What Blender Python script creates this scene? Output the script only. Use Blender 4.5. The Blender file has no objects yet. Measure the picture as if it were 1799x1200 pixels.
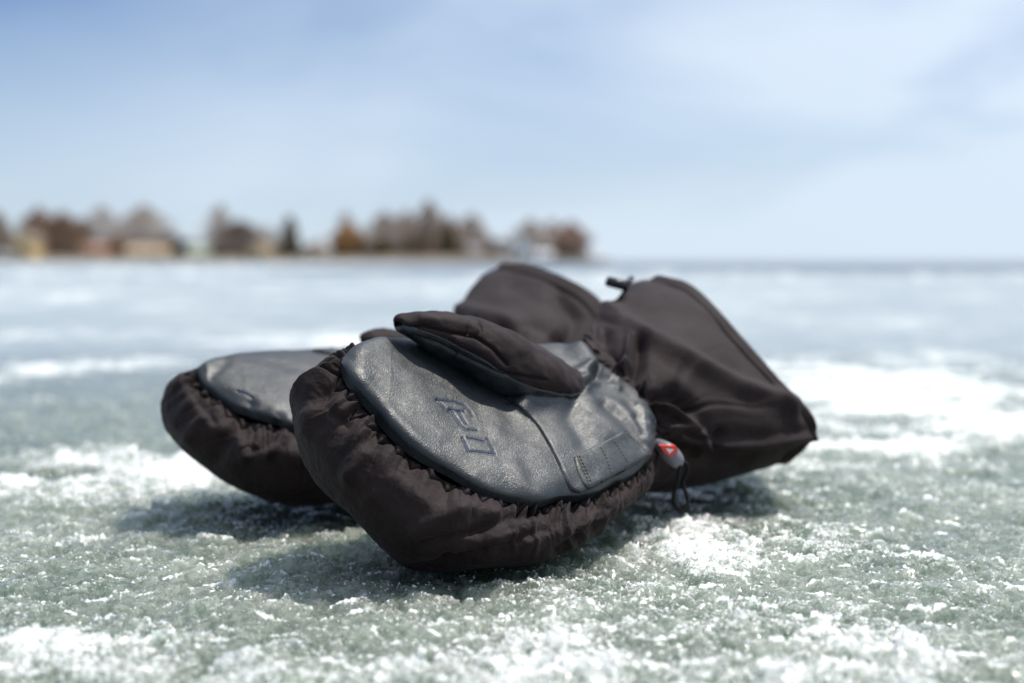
import bpy, math, random
import numpy as np
from mathutils import Vector, Matrix
from mathutils.bvhtree import BVHTree

random.seed(7)
sc = bpy.context.scene
R = math.radians

# ------------------------------------------------------------------ camera
CAM_H = 0.175
FPX = 2498.0                      # focal length in pixels of the 1799 wide photograph
PITCH = math.atan(141.0 / FPX)
cam_d = bpy.data.cameras.new("camera")
cam_d.sensor_width = 36.0
cam_d.lens = 36.0 * FPX / 1799.0
cam_d.clip_start = 0.02
cam_d.clip_end = 8000.0
cam = bpy.data.objects.new("camera", cam_d)
sc.collection.objects.link(cam)
cam.location = (0, 0, CAM_H)
cam.rotation_euler = (math.pi / 2 - PITCH, 0, 0)
sc.camera = cam
cam_d.dof.use_dof = True
cam_d.dof.focus_distance = 0.785
cam_d.dof.aperture_fstop = 4.6

# ------------------------------------------------------------------ sky
SUN_EL, SUN_AZ = 66.0, 50.0       # azimuth clockwise from +Y (view direction); positive is to the right
w = bpy.data.worlds.new("World"); sc.world = w; w.use_nodes = True
nt = w.node_tree; nt.nodes.clear()
def nnode(nt, typ, **kw):
    n = nt.nodes.new(typ)
    for k, v in kw.items():
        setattr(n, k, v)
    return n
def math_node(nt, op, a, b=None, c=None, clamp=False):
    n = nt.nodes.new('ShaderNodeMath'); n.operation = op; n.use_clamp = clamp
    for i, v in enumerate((a, b, c)):
        if v is None: continue
        if isinstance(v, (int, float)): n.inputs[i].default_value = v
        else: nt.links.new(v, n.inputs[i])
    return n.outputs[0]
def mix_col(nt, fac, a, b, blend='MIX'):
    n = nt.nodes.new('ShaderNodeMix'); n.data_type = 'RGBA'; n.blend_type = blend
    if isinstance(fac, (int, float)): n.inputs[0].default_value = fac
    else: nt.links.new(fac, n.inputs[0])
    for i, v in ((6, a), (7, b)):
        if isinstance(v, tuple): n.inputs[i].default_value = (*v, 1) if len(v) == 3 else v
        else: nt.links.new(v, n.inputs[i])
    return n.outputs[2]
def ramp(nt, val, p0, p1, c0=0.0, c1=1.0):
    n = nt.nodes.new('ShaderNodeMapRange'); n.interpolation_type = 'SMOOTHSTEP'
    nt.links.new(val, n.inputs[0])
    n.inputs[1].default_value = p0; n.inputs[2].default_value = p1
    n.inputs[3].default_value = c0; n.inputs[4].default_value = c1
    return n.outputs[0]

sky = nnode(nt, 'ShaderNodeTexSky', sky_type='NISHITA', sun_disc=False)
sky.sun_elevation = R(SUN_EL); sky.sun_rotation = R(SUN_AZ)
sky.altitude = 200; sky.air_density = 1.0; sky.dust_density = 0.05; sky.ozone_density = 3.0
tc = nnode(nt, 'ShaderNodeTexCoord')
sep = nnode(nt, 'ShaderNodeSeparateXYZ'); nt.links.new(tc.outputs['Generated'], sep.inputs[0])
mp = nnode(nt, 'ShaderNodeMapping'); nt.links.new(tc.outputs['Generated'], mp.inputs[0])
mp.inputs['Rotation'].default_value = (0.0, R(-14), 0.0)
mp.inputs['Scale'].default_value = (1.3, 1.3, 4.0)
ns = nnode(nt, 'ShaderNodeTexNoise'); nt.links.new(mp.outputs[0], ns.inputs['Vector'])
ns.inputs['Scale'].default_value = 2.1; ns.inputs['Detail'].default_value = 5; ns.inputs['Roughness'].default_value = 0.5
ns.inputs['Distortion'].default_value = 0.5
side = ramp(nt, sep.outputs[0], -0.45, 0.32)
low = ramp(nt, sep.outputs[2], 0.0, 0.22, 1.0, 0.0)
cl = ramp(nt, ns.outputs[0], 0.28, 0.72)
cl = math_node(nt, 'MULTIPLY', cl, math_node(nt, 'MULTIPLY_ADD', side, 0.65, 0.18))
veil = math_node(nt, 'ADD', math_node(nt, 'MULTIPLY_ADD', low, 0.55, 0.0), math_node(nt, 'MULTIPLY', side, 0.30))
cl = math_node(nt, 'ADD', cl, veil, clamp=True)
cl = math_node(nt, 'MULTIPLY', cl, 0.9)
skyc = mix_col(nt, 1.0, sky.outputs[0], (0.60, 0.77, 1.03), 'MULTIPLY')
# cloud glow round the sun, out of view, added to fill the shadows
dt = nnode(nt, 'ShaderNodeVectorMath', operation='DOT_PRODUCT'); nt.links.new(tc.outputs['Generated'], dt.inputs[0])
_a, _e = R(SUN_AZ), R(SUN_EL); dt.inputs[1].default_value = (math.sin(_a) * math.cos(_e), math.cos(_a) * math.cos(_e), math.sin(_e))
fill_glow = math_node(nt, 'POWER', math_node(nt, 'MAXIMUM', dt.outputs['Value'], 0.0), 4.0)
fill_glow = math_node(nt, 'MULTIPLY_ADD', fill_glow, 1.7, 0.98)
ccol = nnode(nt, 'ShaderNodeVectorMath', operation='SCALE'); ccol.inputs[0].default_value = (8.6, 9.9, 11.4); nt.links.new(fill_glow, ccol.inputs['Scale'])
up_ = ramp(nt, sep.outputs[2], 0.25, 0.6)  # unseen cloud cover overhead, added for more ambient light
cl = math_node(nt, 'MAXIMUM', cl, math_node(nt, 'MULTIPLY', up_, 0.55))
col = mix_col(nt, cl, skyc, ccol.outputs[0])
bg = nnode(nt, 'ShaderNodeBackground'); nt.links.new(col, bg.inputs[0]); bg.inputs[1].default_value = 0.075
wo = nnode(nt, 'ShaderNodeOutputWorld'); nt.links.new(bg.outputs[0], wo.inputs[0])

# ------------------------------------------------------------------ sun
sd = bpy.data.lights.new("sun", 'SUN'); sd.energy = 3.4; sd.angle = R(0.9); sd.color = (1.0, 0.94, 0.85)
sun = bpy.data.objects.new("sun", sd); sc.collection.objects.link(sun)
az, el = R(SUN_AZ), R(SUN_EL)
to_sun = Vector((math.sin(az) * math.cos(el), math.cos(az) * math.cos(el), math.sin(el)))
sun.rotation_euler = to_sun.to_track_quat('Z', 'Y').to_euler()
sun.location = (2, 2, 6)

sc.view_settings.view_transform = 'Standard'
sc.view_settings.look = 'None'
sc.view_settings.exposure = 0.2
sc.view_settings.gamma = 1
sc.render.engine = 'CYCLES'
sc.cycles.use_denoising = True
try: sc.cycles.denoiser = 'OPENIMAGEDENOISE'
except Exception: pass
sc.cycles.sample_clamp_indirect = 6
sc.cycles.max_bounces = 8

# ------------------------------------------------------------------ numpy helpers
rng = np.random.RandomState(11)
_perm = rng.permutation(512); _perm = np.concatenate([_perm, _perm, _perm])
_grad = rng.normal(size=(512, 3)); _grad /= np.linalg.norm(_grad, axis=1)[:, None]
def perlin(p):
    p = np.asarray(p, dtype=np.float64)
    i = np.floor(p).astype(np.int64); f = p - i; i &= 511
    u = f * f * f * (f * (f * 6 - 15) + 10)
    out = 0
    for dx in (0, 1):
        wx = u[..., 0] if dx else 1 - u[..., 0]
        for dy in (0, 1):
            wy = u[..., 1] if dy else 1 - u[..., 1]
            for dz in (0, 1):
                wz = u[..., 2] if dz else 1 - u[..., 2]
                h = _perm[(_perm[(_perm[(i[..., 0] + dx) & 511] + i[..., 1] + dy) & 511] + i[..., 2] + dz) & 511]
                g = _grad[h]
                out = out + wx * wy * wz * (g[..., 0] * (f[..., 0] - dx) + g[..., 1] * (f[..., 1] - dy) + g[..., 2] * (f[..., 2] - dz))
    return out * 1.5
def fbm(p, oct=4, gain=0.5, ridged=False):
    s, a, t = 0, 1.0, 0
    p = np.asarray(p, dtype=np.float64)
    for k in range(oct):
        n = perlin(p * (2.03 ** k) + 17.3 * k)
        if ridged: n = 1 - 2 * np.abs(n)
        s = s + a * n; t += a; a *= gain
    return s / t

def P(px, py, Z):
    """the point at horizontal distance Z from the camera that the photograph shows at (px, py)"""
    cx = (px - 899.5) / FPX; cy = (600.0 - py) / FPX
    c, s = math.cos(PITCH), math.sin(PITCH)
    dy = c + cy * s; dz = -s + cy * c
    return np.array([cx / dy * Z, Z, CAM_H + dz / dy * Z])
def project(v):
    c, s = math.cos(PITCH), math.sin(PITCH)
    x, y, z = v[..., 0], v[..., 1], v[..., 2] - CAM_H
    f = y * c - z * s; u = y * s + z * c
    return np.stack([899.5 + FPX * x / f, 600.0 - FPX * u / f], -1)
def ground(px, py):
    d = P(px, py, 1.0)
    k = CAM_H / (CAM_H - d[2])
    return np.array([d[0] * k, k])

def catmull(pts, n, closed=False, axis=0):
    """resample control points (m,...) to n samples with a centripetal-like cubic"""
    pts = np.asarray(pts, dtype=np.float64); m = len(pts)
    if closed:
        t = np.arange(n) * m / n
        i = np.floor(t).astype(int); f = t - i
        a, b, c, d = pts[(i - 1) % m], pts[i % m], pts[(i + 1) % m], pts[(i + 2) % m]
    else:
        t = np.linspace(0, m - 1, n); i = np.minimum(np.floor(t).astype(int), m - 2); f = t - i
        ext = np.concatenate([[2 * pts[0] - pts[1]], pts, [2 * pts[-1] - pts[-2]]])
        a, b, c, d = ext[i], ext[i + 1], ext[i + 2], ext[i + 3]
    f = f.reshape((-1,) + (1,) * (pts.ndim - 1))
    T = 0.45
    m1, m2 = T * (c - a), T * (d - b)
    return (2 * f**3 - 3 * f**2 + 1) * b + (f**3 - 2 * f**2 + f) * m1 + (-2 * f**3 + 3 * f**2) * c + (f**3 - f**2) * m2

def grid_normals(g, closed_a):
    """g (na, nb, 3)"""
    if closed_a: da = np.roll(g, -1, 0) - np.roll(g, 1, 0)
    else: da = np.gradient(g, axis=0)
    db = np.gradient(g, axis=1)
    n = np.cross(da, db); l = np.linalg.norm(n, axis=-1, keepdims=True); l[l < 1e-12] = 1
    return n / l
def grid_faces(na, nb, closed_a, off=0):
    ia = np.arange(na if closed_a else na - 1); ib = np.arange(nb - 1)
    A, B = np.meshgrid(ia, ib, indexing='ij'); A2 = (A + 1) % na
    f = np.stack([A * nb + B, A2 * nb + B, A2 * nb + B + 1, A * nb + B + 1], -1).reshape(-1, 4)
    return f + off

COL = sc.collection
def mesh_obj(name, verts, faces, mat, parent=None, smooth=True, tris=None, attrs=None):
    me = bpy.data.meshes.new(name)
    verts = np.asarray(verts, dtype=np.float32).reshape(-1, 3)
    if isinstance(faces, np.ndarray):
        nf = len(faces); k = faces.shape[1]
        loops = faces.reshape(-1); starts = np.arange(nf) * k; tot = np.full(nf, k)
        if tris is not None and len(tris):
            tris = np.asarray(tris); starts = np.concatenate([starts, nf * k + np.arange(len(tris)) * 3])
            tot = np.concatenate([tot, np.full(len(tris), 3)]); loops = np.concatenate([loops, tris.reshape(-1)])
        me.vertices.add(len(verts)); me.vertices.foreach_set('co', verts.reshape(-1))
        me.loops.add(len(loops)); me.loops.foreach_set('vertex_index', loops.astype(np.int32))
        me.polygons.add(len(starts)); me.polygons.foreach_set('loop_start', starts.astype(np.int32))
        me.polygons.foreach_set('loop_total', tot.astype(np.int32))
        me.update(calc_edges=True)
    else:
        me.from_pydata([tuple(map(float, v)) for v in verts], [], [tuple(f) for f in faces]); me.update()
    if smooth: me.polygons.foreach_set('use_smooth', np.ones(len(me.polygons), dtype=bool))
    if attrs:
        for k, a in attrs.items():
            at = me.attributes.new(k, 'FLOAT', 'POINT'); at.data.foreach_set('value', np.asarray(a, dtype=np.float32).reshape(-1))
    me.materials.append(mat)
    o = bpy.data.objects.new(name, me); COL.objects.link(o)
    if parent is not None: 
        o.parent = parent; o.matrix_parent_inverse = parent.matrix_world.inverted() if parent.type != 'EMPTY' else Matrix.Translation(parent.location).inverted()
    return o
def tag(o, label=None, cat=None, group=None, kind=None):
    for k, v in (('label', label), ('category', cat), ('group', group), ('kind', kind)):
        if v: o[k] = v
    return o
def empty(name, loc):
    o = bpy.data.objects.new(name, None); o.empty_display_size = 0.05; COL.objects.link(o); o.location = tuple(map(float, loc)); return o

def tube_verts(path, rad, seg=10, caps=True):
    path = np.asarray(path, float); n = len(path); rad = np.full(n, rad) if np.isscalar(rad) else np.asarray(rad)
    t = np.gradient(path, axis=0); t /= np.linalg.norm(t, axis=1)[:, None] + 1e-12
    ref = np.array([0.13, 0.2, 0.97]); V = []
    u = np.cross(t[0], ref); u /= np.linalg.norm(u)
    for i in range(n):
        u = u - t[i] * np.dot(u, t[i]); u /= np.linalg.norm(u) + 1e-12
        v = np.cross(t[i], u)
        for k in range(seg):
            a = 2 * math.pi * k / seg
            V.append(path[i] + rad[i] * (math.cos(a) * u + math.sin(a) * v))
    F = []
    for i in range(n - 1):
        for k in range(seg):
            F.append((i * seg + k, i * seg + (k + 1) % seg, (i + 1) * seg + (k + 1) % seg, (i + 1) * seg + k))
    if caps: F.append(tuple(range(seg))[::-1]); F.append(tuple((n - 1) * seg + k for k in range(seg)))
    return V, F
def merge(parts):
    V, F = [], []
    for v, f in parts:
        o = len(V); V += list(v); F += [tuple(i + o for i in q) for q in f]
    return V, F

# ------------------------------------------------------------------ materials
def new_mat(name):
    m = bpy.data.materials.new(name); m.use_nodes = True
    nt = m.node_tree; b = nt.nodes['Principled BSDF']
    return m, nt, b
def noise(nt, scale, detail=3, rough=0.5, vec=None, dist=0.0):
    n = nt.nodes.new('ShaderNodeTexNoise'); n.inputs['Scale'].default_value = scale
    n.inputs['Detail'].default_value = detail; n.inputs['Roughness'].default_value = rough; n.inputs['Distortion'].default_value = dist
    if vec is not None: nt.links.new(vec, n.inputs['Vector'])
    return n.outputs[0]
def geo_pos(nt):
    return nt.nodes.new('ShaderNodeNewGeometry').outputs['Position']
def bump(nt, h, strength, dist, prev=None):
    n = nt.nodes.new('ShaderNodeBump'); n.inputs['Strength'].default_value = strength; n.inputs['Distance'].default_value = dist
    nt.links.new(h, n.inputs['Height'])
    if prev is not None: nt.links.new(prev, n.inputs['Normal'])
    return n.outputs[0]

def fabric_mat():
    m, nt, b = new_mat('brown_black_shell_fabric')
    pos = geo_pos(nt)
    big = noise(nt, 35, 4, 0.6, pos)
    fine = noise(nt, 2600, 1, 0.5, pos)
    c = mix_col(nt, ramp(nt, big, 0.3, 0.7), (0.0145, 0.0082, 0.0078), (0.0250, 0.0150, 0.0144))
    sp = ramp(nt, noise(nt, 900, 1, 0.5, pos), 0.74, 0.80)
    c = mix_col(nt, math_node(nt, 'MULTIPLY', sp, 0.5), c, (0.22, 0.19, 0.18))
    nt.links.new(c, b.inputs['Base Color'])
    b.inputs['Roughness'].default_value = 0.72
    b.inputs['Specular IOR Level'].default_value = 0.2
    b.inputs['Sheen Weight'].default_value = 0.05
    b.inputs['Sheen Roughness'].default_value = 0.45
    b.inputs['Sheen Tint'].default_value = (0.85, 0.75, 0.8, 1)
    n1 = bump(nt, fine, 0.5, 0.0003)
    n2 = bump(nt, noise(nt, 160, 3, 0.6, pos), 0.45, 0.0012, n1)
    nt.links.new(n2, b.inputs['Normal'])
    return m
def leather_mat(name='black_grained_leather', wear=0.0):
    m, nt, b = new_mat(name)
    pos = geo_pos(nt)
    vo = nt.nodes.new('ShaderNodeTexVoronoi'); vo.feature = 'DISTANCE_TO_EDGE'; vo.inputs['Scale'].default_value = 520
    wn = nt.nodes.new('ShaderNodeTexNoise'); wn.inputs['Scale'].default_value = 160; nt.links.new(pos, wn.inputs['Vector'])
    mixv = nt.nodes.new('ShaderNodeMix'); mixv.data_type = 'RGBA'; mixv.blend_type = 'LINEAR_LIGHT'; mixv.inputs[0].default_value = 0.006
    nt.links.new(pos, mixv.inputs[6]); nt.links.new(wn.outputs['Color'], mixv.inputs[7])
    nt.links.new(mixv.outputs[2], vo.inputs['Vector'])
    h = ramp(nt, vo.outputs['Distance'], 0.0, 0.25)
    big = noise(nt, 22, 5, 0.65, pos)
    c = mix_col(nt, ramp(nt, big, 0.35, 0.7), (0.0105, 0.0135, 0.0165), (0.018, 0.0215, 0.0245))
    worn = ramp(nt, noise(nt, 60, 6, 0.75, pos), 0.56, 0.72)
    c = mix_col(nt, math_node(nt, 'MULTIPLY', worn, 0.10 + wear), c, (0.09, 0.08, 0.068))
    nt.links.new(c, b.inputs['Base Color'])
    r = ramp(nt, noise(nt, 90, 4, 0.6, pos), 0.3, 0.7, 0.42, 0.54)
    nt.links.new(r, b.inputs['Roughness'])
    b.inputs['Specular IOR Level'].default_value = 0.62
    n1 = bump(nt, h, 0.3, 0.0003)
    n2 = bump(nt, noise(nt, 45, 3, 0.5, pos), 0.16, 0.002, n1)
    n3 = bump(nt, noise(nt, 1500, 1, 0.5, pos), 0.12, 0.0003, n2)
    nt.links.new(n3, b.inputs['Normal'])
    return m
def plain_mat(name, col, rough=0.5, spec=0.5, vary=0.0, scale=80):
    m, nt, b = new_mat(name)
    if vary:
        pos = geo_pos(nt)
        c = mix_col(nt, noise(nt, scale, 4, 0.6, pos), tuple(x * (1 - vary) for x in col), tuple(min(1, x * (1 + vary)) for x in col))
        nt.links.new(c, b.inputs['Base Color'])
    else:
        b.inputs['Base Color'].default_value = (*col, 1)
    b.inputs['Roughness'].default_value = rough; b.inputs['Specular IOR Level'].default_value = spec
    return m
FAB = fabric_mat(); LEA = leather_mat(); LEA2 = leather_mat('worn_leather_overlay', 0.25)
NAVY = plain_mat('navy_embossed_ink', (0.016, 0.036, 0.09), 0.6, 0.3, 0.3, 300)
THREAD = plain_mat('dark_stitch_thread', (0.016, 0.013, 0.013), 0.7, 0.3, 0.3, 900)
SEAM = plain_mat('raw_black_leather_edge', (0.006, 0.006, 0.006), 0.95, 0.05)
TAN = plain_mat('worn_tan_thread', (0.17, 0.145, 0.125), 0.8, 0.3, 0.5, 700)
CORD = plain_mat('black_elastic_cord', (0.010, 0.010, 0.010), 0.8, 0.2, 0.3, 900)
PLAST = plain_mat('black_plastic', (0.015, 0.015, 0.017), 0.35, 0.5)
GREYP = plain_mat('grey_plastic', (0.17, 0.165, 0.185), 0.4, 0.5, 0.15, 200)
REDP = plain_mat('red_rubber_badge', (0.75, 0.05, 0.03), 0.4, 0.5)
WHITEP = plain_mat('white_badge_mark', (0.8, 0.78, 0.76), 0.4, 0.5)

# ------------------------------------------------------------------ ice
def ice_mat():
    m, nt, b = new_mat('lake_ice')
    pos = geo_pos(nt)
    at = nt.nodes.new('ShaderNodeAttribute'); at.attribute_name = 'frost_and_shade'; fr = at.outputs['Fac']
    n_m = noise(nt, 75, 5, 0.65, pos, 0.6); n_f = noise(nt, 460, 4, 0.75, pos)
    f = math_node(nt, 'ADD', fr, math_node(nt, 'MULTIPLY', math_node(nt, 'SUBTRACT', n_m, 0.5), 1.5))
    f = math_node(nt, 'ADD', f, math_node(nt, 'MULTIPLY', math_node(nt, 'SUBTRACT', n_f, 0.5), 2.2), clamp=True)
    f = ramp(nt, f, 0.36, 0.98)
    tint = math_node(nt, 'ADD', math_node(nt, 'MULTIPLY', ramp(nt, noise(nt, 7, 3, 0.5, pos), 0.35, 0.65), 0.4), math_node(nt, 'MULTIPLY', ramp(nt, noise(nt, 120, 4, 0.7, pos, 0.8), 0.38, 0.62), 0.6))
    clear = mix_col(nt, tint, (0.080, 0.108, 0.080), (0.26, 0.29, 0.24))
    dist = nt.nodes.new('ShaderNodeSeparateXYZ'); nt.links.new(pos, dist.inputs[0])
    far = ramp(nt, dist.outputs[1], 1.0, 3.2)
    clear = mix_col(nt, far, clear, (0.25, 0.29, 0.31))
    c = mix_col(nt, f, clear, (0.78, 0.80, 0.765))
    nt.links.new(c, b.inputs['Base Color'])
    rr = math_node(nt, 'ADD', math_node(nt, 'MULTIPLY_ADD', f, 0.36, 0.06), math_node(nt, 'MULTIPLY', ramp(nt, dist.outputs[1], 1.0, 4.0), 0.35), clamp=True)
    nt.links.new(rr, b.inputs['Roughness'])
    b.inputs['IOR'].default_value = 1.31
    b.inputs['Specular IOR Level'].default_value = 0.5
    nt.links.new(ramp(nt, dist.outputs[1], 1.0, 4.0, 0.5, 0.12), b.inputs['Specular IOR Level'])
    nt.links.new(math_node(nt, 'MULTIPLY_ADD', f, -0.25, 1.0), b.inputs['Subsurface Weight'])
    b.inputs['Subsurface Radius'].default_value = (0.85, 1.0, 0.95)
    b.inputs['Subsurface Scale'].default_value = 0.16
    n1 = bump(nt, noise(nt, 700, 3, 0.6, pos), 0.45, 0.0010)
    n2 = bump(nt, noise(nt, 220, 3, 0.6, pos), 0.35, 0.002, n1)
    nt.links.new(n2, b.inputs['Normal'])
    return m

def worley(x, y, cell, seed):
    """distance to the nearest and second nearest of jittered points, and a random value of the nearest"""
    gx_ = np.floor(x / cell).astype(np.int64); gy_ = np.floor(y / cell).astype(np.int64)
    f1 = np.full(x.shape, 9.0); f2 = np.full(x.shape, 9.0); rid = np.zeros(x.shape); tl = np.zeros(x.shape)
    for i in (-1, 0, 1):
        for j in (-1, 0, 1):
            h = _perm[(_perm[(gx_ + i + seed) & 511] + gy_ + j) & 511]
            h2 = _perm[(h + 77) & 511]
            ox = ((gx_ + i + h / 512.0) * cell - x) / cell; oy = ((gy_ + j + h2 / 512.0) * cell - y) / cell; d = np.hypot(ox, oy)
            tx = _grad[h, 0]; ty = _grad[h, 1]
            c = d < f1
            f2 = np.where(c, f1, np.minimum(f2, d)); rid = np.where(c, _perm[(h2 + 31) & 511] / 512.0, rid); tl = np.where(c, ox * tx + oy * ty, tl); f1 = np.where(c, d, f1)
    return f1, f2, rid, tl
FROST_SHADE_BLOBS = [  # px, py, rx, ry (photo pixels on the ice), strength
    (120, 850, 260, 38, 1.0), (330, 820, 130, 22, 0.6), (1600, 700, 300, 50, 1.15), (1430, 650, 160, 25, 0.7), (1760, 640, 160, 30, 0.6),
    (1320, 800, 130, 30, 0.5), (1550, 790, 200, 30, 0.35), (500, 594, 200, 14, 0.95), (90, 588, 150, 9, 0.7), (50, 655, 110, 20, 0.7),
    (230, 640, 90, 14, 0.65), (620, 600, 90, 10, 0.5), (1430, 570, 60, 8, 0.4), (1200, 950, 80, 50, 0.75), (90, 1140, 150, 45, 0.8),
    (960, 1160, 120, 60, 0.85), (1560, 1130, 240, 70, 0.25), (700, 1180, 120, 40, 0.3), (1330, 980, 120, 40, 0.35), (100, 960, 120, 40, 0.3),
    (150, 740, 260, 34, -1.0), (430, 960, 260, 60, -0.15), (1180, 880, 80, 18, -0.8), (780, 1022, 120, 14, -0.6), (620, 930, 80, 50, -0.3),  # negative blobs by the mittens paint their shade as darker, less frosted ice
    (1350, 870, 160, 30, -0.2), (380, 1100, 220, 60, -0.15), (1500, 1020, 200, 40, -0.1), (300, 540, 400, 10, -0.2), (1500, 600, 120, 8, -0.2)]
nr = 1000
dpx = np.concatenate([np.linspace(1150, 30, nr), np.array([24, 18, 13, 9, 6, 4, 2.5, 1.5, 0.8, 0.3, 0.12])])
Zr = np.concatenate([[-60, -8, -2, -0.6, -0.1, 0.15, 0.28], FPX * CAM_H / dpx])
inner = np.linspace(-0.46, 0.46, 1000)
outer = np.array([0.5, 0.56, 0.64, 0.76, 0.95, 1.3, 2, 3.5, 8, 30])
U = np.concatenate([-outer[::-1], inner, outer])
X = np.outer(np.maximum(Zr, 0.38), U); Y = np.repeat(Zr[:, None], len(U), 1)
pp = np.stack([X, Y, np.zeros_like(X)], -1)
near = np.clip(1.6 / np.maximum(np.abs(Y), 0.05), 0, 1) ** 1.2
mid = np.clip(14 / np.maximum(np.abs(Y), 0.05), 0, 1)
base = fbm(pp * 6.0, 4, 0.5)
fr = 0.12 + 0.75 * base + 0.30 * fbm(pp * 22 + 5, 3)
mott = fbm(np.stack([X * 7, Y * 10, X * 0 + 6], -1), 4, 0.6)
fr = fr + (0.9 * mott + 0.5 * fbm(np.stack([X * 19, Y * 15, X * 0 + 16], -1), 3, 0.6)) * np.clip((Y - 0.75) * 1.5, 0, 1)
for (bx, by, rx, ry, s) in FROST_SHADE_BLOBS:
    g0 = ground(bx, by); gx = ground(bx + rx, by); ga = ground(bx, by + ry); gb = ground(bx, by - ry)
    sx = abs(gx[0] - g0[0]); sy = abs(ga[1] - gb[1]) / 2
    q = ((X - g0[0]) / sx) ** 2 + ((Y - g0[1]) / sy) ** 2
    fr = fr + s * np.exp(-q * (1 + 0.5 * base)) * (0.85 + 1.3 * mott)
streak = 1.1 * fbm(np.stack([X * 3.4, Y * 3.0, np.full_like(X, 3.3)], -1), 4, 0.7) + 0.7 * fbm(np.stack([X * 1.0, Y * 0.9, np.full_like(X, 8.3)], -1), 4, 0.7) + 0.4 * fbm(np.stack([X * 0.2, Y * 0.2, np.full_like(X, 1.3)], -1), 3)
farm = np.clip((Y - 2.2) / 3.5, 0, 1)
fr = fr * (1 - farm) + (0.40 + 1.15 * streak) * farm
frc = np.clip(fr, 0, 1.2)
gr = fbm(pp * 130, 3, 0.6, ridged=True)
gr2 = fbm(pp * 330 + 9, 2, 0.6)
med = fbm(pp * 38 + 3, 3, 0.55)
slab = fbm(np.stack([X * 30, Y * 22, np.full_like(X, 8.8)], -1), 2, 0.5, ridged=True)
wxp = X + 0.006 * perlin(pp * 70 + 2); wyp = Y + 0.006 * perlin(pp * 70 + 40)
f1a, f2a, ra, ta = worley(wxp, wyp * 0.8, 0.021, 5)
f1b, f2b, rb, tb_ = worley(wxp + .1, wyp, 0.0047, 90)
chunk = (ra - 0.5) * np.clip((f2a - f1a) * 4, 0, 1)
chip = (rb - 0.5) * np.clip((f2b - f1b) * 3, 0, 1)
gr_a = fbm(np.stack([wxp * 48, wyp * 48, X * 0], -1), 4, 0.6, ridged=True); gr_b = fbm(np.stack([wxp * 17, wyp * 17, X * 0 + 4], -1), 3)
frc = np.clip(frc + near * (0.30 * chunk + 0.22 * chip + 0.30 * (gr_a - 0.25) + 0.25 * gr_b), 0, 1.2)
crust = 0.95 + 0.45 * np.clip(fr * 1.6 - 0.1, 0, 1)
H = near * crust * (0.0024 * chunk + 0.0010 * chip + 0.0042 * ta + 0.0017 * tb_ + 0.0016 * gr_a + 0.0030 * gr_b + 0.0022 * base + 0.0030 * np.clip(frc, 0, 1) + (0.0016 + 0.0010 * frc) * med + 0.0009 * slab
            + (0.0007 + 0.0016 * np.clip(frc, 0, 1)) * gr + 0.0009 * gr2)
H = H - 0.0035
X2, Y2 = X, Y
iceV = np.stack([X2, Y2, H], -1)
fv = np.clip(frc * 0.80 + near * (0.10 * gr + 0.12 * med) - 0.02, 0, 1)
# (nr, nu) grid -> faces pointing up
nu = len(U); nrow = len(Zr)
ff = grid_faces(nrow, nu, False)
ff = ff[:, ::-1]
ice = mesh_obj('ice', iceV.reshape(-1, 3), ff.copy(), ice_mat(), attrs={'frost_and_shade': fv.reshape(-1)})
tag(ice, kind='structure')

# loose grains and splinters of ice lying on the slush
def crystal_mat():
    m, nt, b = new_mat('clear_ice_grain')
    b.inputs['Base Color'].default_value = (0.82, 0.84, 0.82, 1); b.inputs['Roughness'].default_value = 0.10
    b.inputs['IOR'].default_value = 1.31; b.inputs['Specular IOR Level'].default_value = 0.8
    b.inputs['Subsurface Weight'].default_value = 0.0; b.inputs['Transmission Weight'].default_value = 0.15
    return m
NG = 90000
gi = rng.rand(NG) ** 1.0
gd = 60 + (1000 - 60) * np.sqrt(rng.rand(NG))           # pixels below the horizon: even cover of the near ice
gz = FPX * CAM_H / gd; gx = (rng.rand(NG) * 1.0 - 0.5) * gz
ri = np.clip(np.interp(-gd, -dpx, np.arange(len(dpx)) + 7).astype(int), 0, nrow - 1)
ci = np.clip(np.interp(gx / gz, U, np.arange(nu)).astype(int), 0, nu - 1)
fg = fv[ri, ci]; hz = H[ri, ci]
keep = rng.rand(NG) < np.clip(fg * 1.1 + 0.12, 0, 1) * (0.25 + 0.75 * (fbm(np.stack([gx * 40, gz * 40, gx * 0], -1), 2) > 0.0))
gx, gz, hz = gx[keep], gz[keep], hz[keep]; ng = len(gx)
tet = np.array([[1, 0, -.35], [-.5, .87, -.35], [-.5, -.87, -.35], [0.1, 0, 1.0], [0.1, -.1, -1.0]])
sz = 0.00028 + 0.0011 * rng.rand(ng) ** 3.5
q = rng.normal(size=(ng, 4)); q /= np.linalg.norm(q, axis=1)[:, None]; a_, b_, c_, d_ = q.T
Rm = np.stack([1-2*(c_*c_+d_*d_), 2*(b_*c_-a_*d_), 2*(b_*d_+a_*c_), 2*(b_*c_+a_*d_), 1-2*(b_*b_+d_*d_), 2*(c_*d_-a_*b_), 2*(b_*d_-a_*c_), 2*(c_*d_+a_*b_), 1-2*(b_*b_+c_*c_)], -1).reshape(ng, 3, 3)
st3 = 0.6 + rng.rand(ng, 1, 3)
cv_ = np.einsum('nij,nkj->nki', Rm, tet[None] * st3 * sz[:, None, None]) + np.stack([gx, gz, hz + sz * 0.25], -1)[:, None]
tf_ = np.array([[0, 1, 3], [1, 2, 3], [2, 0, 3], [1, 0, 4], [2, 1, 4], [0, 2, 4]])
cf_ = (np.arange(ng)[:, None, None] * 5 + tf_[None]).reshape(-1, 3)
tag(mesh_obj('ice_grains', cv_.reshape(-1, 3), cf_, crystal_mat(), smooth=False), kind='stuff')

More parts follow.
